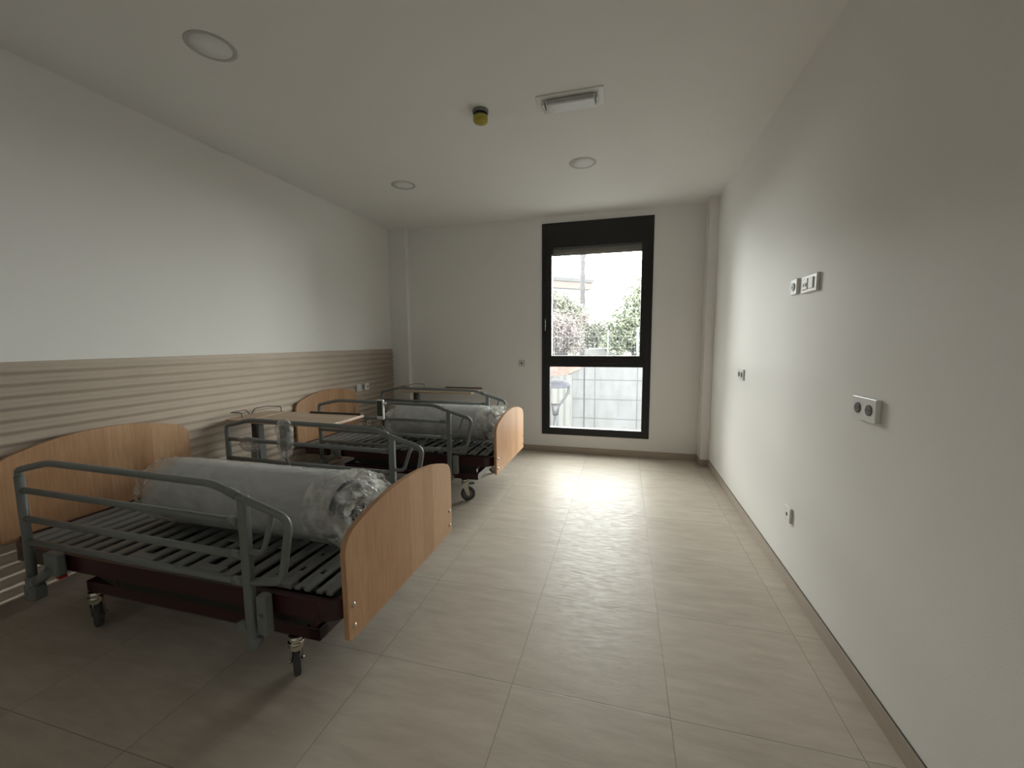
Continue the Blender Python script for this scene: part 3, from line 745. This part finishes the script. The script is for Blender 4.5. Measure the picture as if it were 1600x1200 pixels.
# unseen blocks added beside the yard to cut side light through the window
m_blocker = mat('blocker_grey', (.26, .255, .25), .9, var=.08, vscale=1)
struct(G().box(-7.8, -4.6, D + .3, 9.8, -3.6, 5.6).obj('wall_blocker_left', m_blocker))
struct(G().box(6.6, 9.6, D + .3, 9.5, -3.6, 3.4).obj('wall_blocker_right', m_blocker))
struct(G().box(-12, 12, WY, WY + .3, -3.6, .70, .01).obj('wall_retaining', m_conc))
m_sheet = mat('pale_cladding', (.085, .085, .083), .7, var=.05)
g = G()
for i in range(14): g.prism([(-4.1 + i * .19, WY - .06), (-4.1 + i * .19 + .12, WY - .06), (-4.1 + i * .19 + .15, WY - .03), (-4.1 + i * .19 + .19, WY - .03), (-4.1 + i * .19 + .19, WY - .005), (-4.1 + i * .19, WY - .005)], 'z', -3.6, .42)
tag(g.obj('corrugated_sheet', m_sheet), 'pale corrugated sheet standing against the concrete wall, left', 'sheet')
# street lamp in the yard
m_lp = mat('lamp_post_grey', (.02, .021, .025), .5); m_lh = mat('lamp_head_lilac_grey', (.03, .03, .04), .85)
t = thing('street_lamp', 'grey street lamp with disc head on a forked arm outside', 'lamp', (-1.45, 9, -3.6))
G().lathe([(.075, 0), (.06, .3), (.05, 3.1), (.055, 3.35)], (0, 0, 0), n=20).obj('pole', m_lp, t)
g = G(); g.lathe([(.06, 3.34), (.085, 3.5), (.09, 3.56), (.06, 3.6)], (0, 0, 0), n=20)
for sg in (-1, 1): g.tube(fillet([(sg * .05, 0, 3.53), (sg * .17, 0, 3.68), (sg * .29, 0, 3.87), (sg * .30, 0, 3.99)], .08), .028, 10)
g.obj('fork', m_lp, t)
g = G(); g.lathe([(.31, 3.97), (.335, 3.99), (.33, 4.02), (.28, 4.08), (.18, 4.12), (.05, 4.135)], (0, 0, 0), n=40); g.obj('lamp_head', m_lh, t)
G().box(-.05, .05, -.30, -.27, 4.02, 4.06, .005).obj('sensor', m_lp, t)
g = G(); g.tube([(-1.03, 11.3, -3.6), (-1.03, 11.3, .66)], .021, 10)
tag(g.obj('steel_rod', mat('dark_steel_rod', (.012, .01, .014), .5)), 'thin dark upright rod before the concrete wall outside', 'rod')
# orange safety netting
m_trunk = mat('grey_palm_trunk', (.05, .048, .05), .9, var=.2, vscale=6)
m_net = mat('orange_safety_net', (.19, .115, .10), .8, var=.2, vscale=8)
def netting(lab, pts_top, pts_bot, y, group):
    """woven mesh of crossing strands between two outlines"""
    g = G(); n = 60; rows = 18
    def lerp(P, u):
        u *= len(P) - 1; i = min(int(u), len(P) - 2); f = u - i
        return (P[i][0] * (1 - f) + P[i + 1][0] * f, P[i][1] * (1 - f) + P[i + 1][1] * f)
    def P(u, v):
        a = lerp(pts_top, u); b = lerp(pts_bot, u); x = a[0] * (1 - v) + b[0] * v; z_ = a[1] * (1 - v) + b[1] * v
        return Vector((x, y + .05 * noise.noise(Vector((x * 3, z_ * 3, 1))), z_))
    for i in range(n):
        for j in range(rows):
            if (i + j) % 2: continue
            a, b, c, d = P(i / n, j / rows), P((i + 1) / n, j / rows), P((i + 1) / n, (j + 1) / rows), P(i / n, (j + 1) / rows)
            g.quad(a, b, c, d)
    for j in range(0, rows + 1, 3): g.tube([P(i / n, j / rows) for i in range(n + 1)], .012, 5)
    return tag(g.obj('safety_net', m_net), lab, 'safety net', group)
netting('orange safety netting sagging over the top left of the concrete wall', [(-2.9, .85), (-2.2, .78), (-1.5, .72), (-1.15, .66)], [(-2.9, .28), (-2.2, .35), (-1.6, .42), (-1.2, .60)], WY - .1, 'orange safety nets outside')
netting('orange safety netting bunched behind the wall at the right', [(.40, .74), (.62, 1.02), (.78, 1.25), (1.1, 1.3)], [(.38, .355), (.62, .355), (.8, .355), (1.1, .355)], WY + .5, 'orange safety nets outside')
# mesh fence on the wall
m_fence = mat('galvanised_fence', (.085, .095, .10), .5)
def px2(u, v, y):      # pixel direction used once to lay the far scenery out at real distances
    d = fw + r2 * (u - 800) / F_PX - u2 * (v - 600) / F_PX
    k_ = y / d.y; return Vector((d.x * k_, y, CAM_H + d.z * k_))
t = thing('wire_fence', 'galvanised mesh fence with pale posts on top of the concrete wall', 'fence', (0, WY + .15, .70))
for x in (-2.6, -.45, .36, 2.5):
    G().cyl((x, 0, 0), (x, 0, .98 if x != .36 else 1.05), .032 if x == .36 else .02, 12).obj('post', m_fence, t)
g = G()
for i in range(60): g.box(-2.6 + i * .085 - .0015, -2.6 + i * .085 + .0015, -.0015, .0015, .03, .95)
for i in range(7): g.box(-2.6, 2.5, -.002, .002, .03 + i * .152, .035 + i * .152)
g.obj('mesh', m_fence, t)
# building on the left
m_bl = mat('building_render', (.075, .07, .067), .8); m_bg = mat('building_glass_band', (.10, .11, .125), .3); m_br = mat('parapet_pink', (.085, .068, .063), .8)
Y_B = 34.0
a = px2(855, 421, Y_B); b = px2(923, 437, Y_B + 6)
t = thing('office_building', 'low flat roofed building with pink parapet behind the left bush', 'building', (0, 0, 0))
def slab(z0, z1, out, m, name):
    g = G(); A = Vector((-13.5, 31, 0)); Bp = Vector((px2(922, 440, 40).x, 40, 0)); dr = (Bp - A).normalized(); nrm = Vector((dr.y, -dr.x, 0))
    P0 = A + nrm * out; P1 = Bp + nrm * out + dr * out; P2 = Bp - nrm * 8 + dr * out; P3 = A - nrm * 8
    g.prism([(p.x, p.y) for p in (P0, P1, P2, P3)], 'z', z0, z1); return g.obj(name, m, t)
zt = px2(922, 437, 40).z
slab(zt - .32, zt, .25, mat('roof_edge_grey', (.05, .05, .053), .8), 'roof_edge'); slab(zt - .95, zt - .32, .15, m_br, 'parapet'); slab(zt - 2.6, zt - .95, -.1, m_bg, 'window_band'); slab(.3, zt - 2.6, 0, m_bl, 'wall')
# bare trunk
m_trunk = mat('grey_palm_trunk', (.05, .048, .05), .9, var=.2, vscale=6)
p0 = px2(910, 480, 22); p1 = px2(911, 380, 22)
g = G(); n = 40; pth = []; rad = []
for i in range(n + 1):
    u = i / n; z_ = .35 + (p1.z + 2 - .35) * u
    pth.append((p0.x + (p1.x - p0.x) * u, 22, z_)); rad.append(.15 + .02 * math.sin(i * 2.1) - .035 * u + (.05 if i in (27, 31) else 0))
g.tube(pth, rad, 12)
tag(g.obj('bare_trunk', m_trunk), 'tall bare grey palm trunk rising behind the fence', 'tree trunk')
# foliage
def tree(name, lab, blobs, m, seed, n, size, trunk=None, cat='tree'):
    rnd = random.Random(seed)
    t = thing(name, lab, cat, (blobs[0][0], blobs[0][1], .35))
    org = Vector(t.location); g = G()
    tot = sum(b_[3] ** 2 for b_ in blobs)
    for (x, y, z_, r_) in blobs:
        for i in range(int(n * r_ ** 2 / tot)):
            d = Vector((rnd.gauss(0, 1), rnd.gauss(0, 1), rnd.gauss(0, 1))).normalized()
            p = Vector((x, y, z_)) + d * r_ * (rnd.random() ** .45) * (1 + .25 * noise.noise(d * 2.5 + Vector((seed, 0, 0)))) - org
            if p.z < .05: continue
            a = Vector((rnd.gauss(0, 1), rnd.gauss(0, 1), rnd.gauss(0, 1))).normalized(); b_ = a.orthogonal().normalized(); s = size * rnd.uniform(.6, 1.3)
            g.quad(p - a * s, p + b_ * s * .45, p + a * s, p - b_ * s * .45)
    g.obj('foliage', m, t)
    x, y, z_, r_ = blobs[0]
    g = G()
    for i in range(4):
        b_ = blobs[i % len(blobs)]
        g.tube([Vector((x + .1 * i, y, .3)) - org, Vector(((x + b_[0]) / 2, y, (z_ + .3) / 2)) - org, Vector(b_[:3]) - org], [.09, .06, .03], 7)
    g.obj('stem', m_trunk, t)
    return t
def leafmat(name, a, b):
    m = mat(name, a, .7, var=0); N = m.node_tree.nodes; L = m.node_tree.links
    r = [q for q in N if q.bl_idname == 'ShaderNodeValToRGB'][0]; r.color_ramp.elements[0].color = tuple(a) + (1,); r.color_ramp.elements[1].color = tuple(b) + (1,)
    nzz = [q for q in N if q.bl_idname == 'ShaderNodeTexNoise'][0]; nzz.inputs['Scale'].default_value = 3.0
    return m
ml_r = leafmat('green_leaves', (.085, .105, .08), (.20, .21, .145)); ml_l = leafmat('olive_leaves', (.075, .08, .065), (.15, .15, .12)); ml_p = leafmat('pinkish_dry_leaves', (.09, .075, .072), (.19, .165, .16))
def blob(u, v, y, r_): p = px2(u, v, y); return (p.x, y, p.z, r_)
tree('broadleaf_tree', 'large green tree filling the right side of the upper window pane', [blob(990, 500, 22, 1.25), blob(1003, 468, 22, .95), blob(975, 520, 22, 1.0), blob(962, 535, 22, .75), blob(1010, 520, 22, 1.3), blob(1015, 450, 22, .8)], ml_r, 3, 7000, .11)
tree('olive_bush', 'olive green bush before the building at the left of the pane', [blob(873, 482, 19, .75), blob(890, 492, 19, .72), blob(862, 492, 19, .8), blob(903, 498, 19, .5), blob(850, 478, 19, .8)], ml_l, 4, 5200, .09)
tree('pink_flowering_shrub', 'pinkish dry shrub at the lower left of the upper pane', [blob(870, 520, 15, .75), blob(889, 515, 15, .6), blob(850, 520, 15, .8), blob(895, 535, 15, .45), blob(915, 497, 15, .25)], ml_p, 5, 6500, .05, cat='shrub')
tree('low_green_shrub', 'low green shrub between the bush and the big tree', [blob(925, 520, 26, .9), blob(940, 517, 26, .8), blob(910, 525, 26, .9)], ml_l, 6, 2600, .1, cat='shrub')
tree('hedge', 'distant hedge in the gap between the trees', [blob(938 + i * 12, 530, 46, 1.2) for i in range(0, 6)], ml_r, 8, 3000, .18, cat='hedge')
# dry grass
g = G(); rnd = random.Random(11)
for i in range(2600):
    x = rnd.uniform(-3.4, 1.8); y = rnd.uniform(WY + .95, 13.8); h = rnd.uniform(.15, .5)
    g.quad((x, y, .35), (x + .03, y, .35), (x + .03 + rnd.uniform(-.1, .1), y, .35 + h), (x + rnd.uniform(-.1, .1), y + .02, .35 + h))
tag(g.obj('dry_grass', mat('dry_grass_straw', (.10, .085, .06), .9, var=.3, vscale=5)), 'dry straw coloured grass behind the concrete wall', 'grass', kind='stuff')
# green awning and white car beyond
p = px2(918, 529, 28)
t = thing('market_tent', 'low green canopy in the distance behind the fence', 'canopy', (p.x, 28, .35))
g = G(); g.prism([(-.95, p.z - .55), (.95, p.z - .55), (.8, p.z - .2), (-.8, p.z - .2)], 'y', -.6, .6, .02); g.obj('canopy', mat('green_canvas', (.04, .11, .085), .7), t)
for x in (-.85, .85):
    for y in (-.5, .5): G().cyl((x, y, 0), (x, y, p.z - .5), .03, 8).obj('pole', m_fence, t)
p = px2(937, 540, 24)
t = thing('parked_car', 'white car parked in the distance behind the fence', 'car', (p.x, 24, .35))
h = .62
g = G(); g.prism([(-1.0, .12), (1.0, .12), (1.02, h * .5), (.75, h * .58), (.35, h), (-.55, h), (-.9, h * .6), (-1.02, h * .5)], 'y', -.7, .7, .03); g.obj('body', mat('white_car_paint', (.16, .16, .16), .3), t)
for x in (-.6, .6): G().cyl((x, -.72, .14), (x, -.55, .14), .14, 20).obj('wheel', m_rub, t)
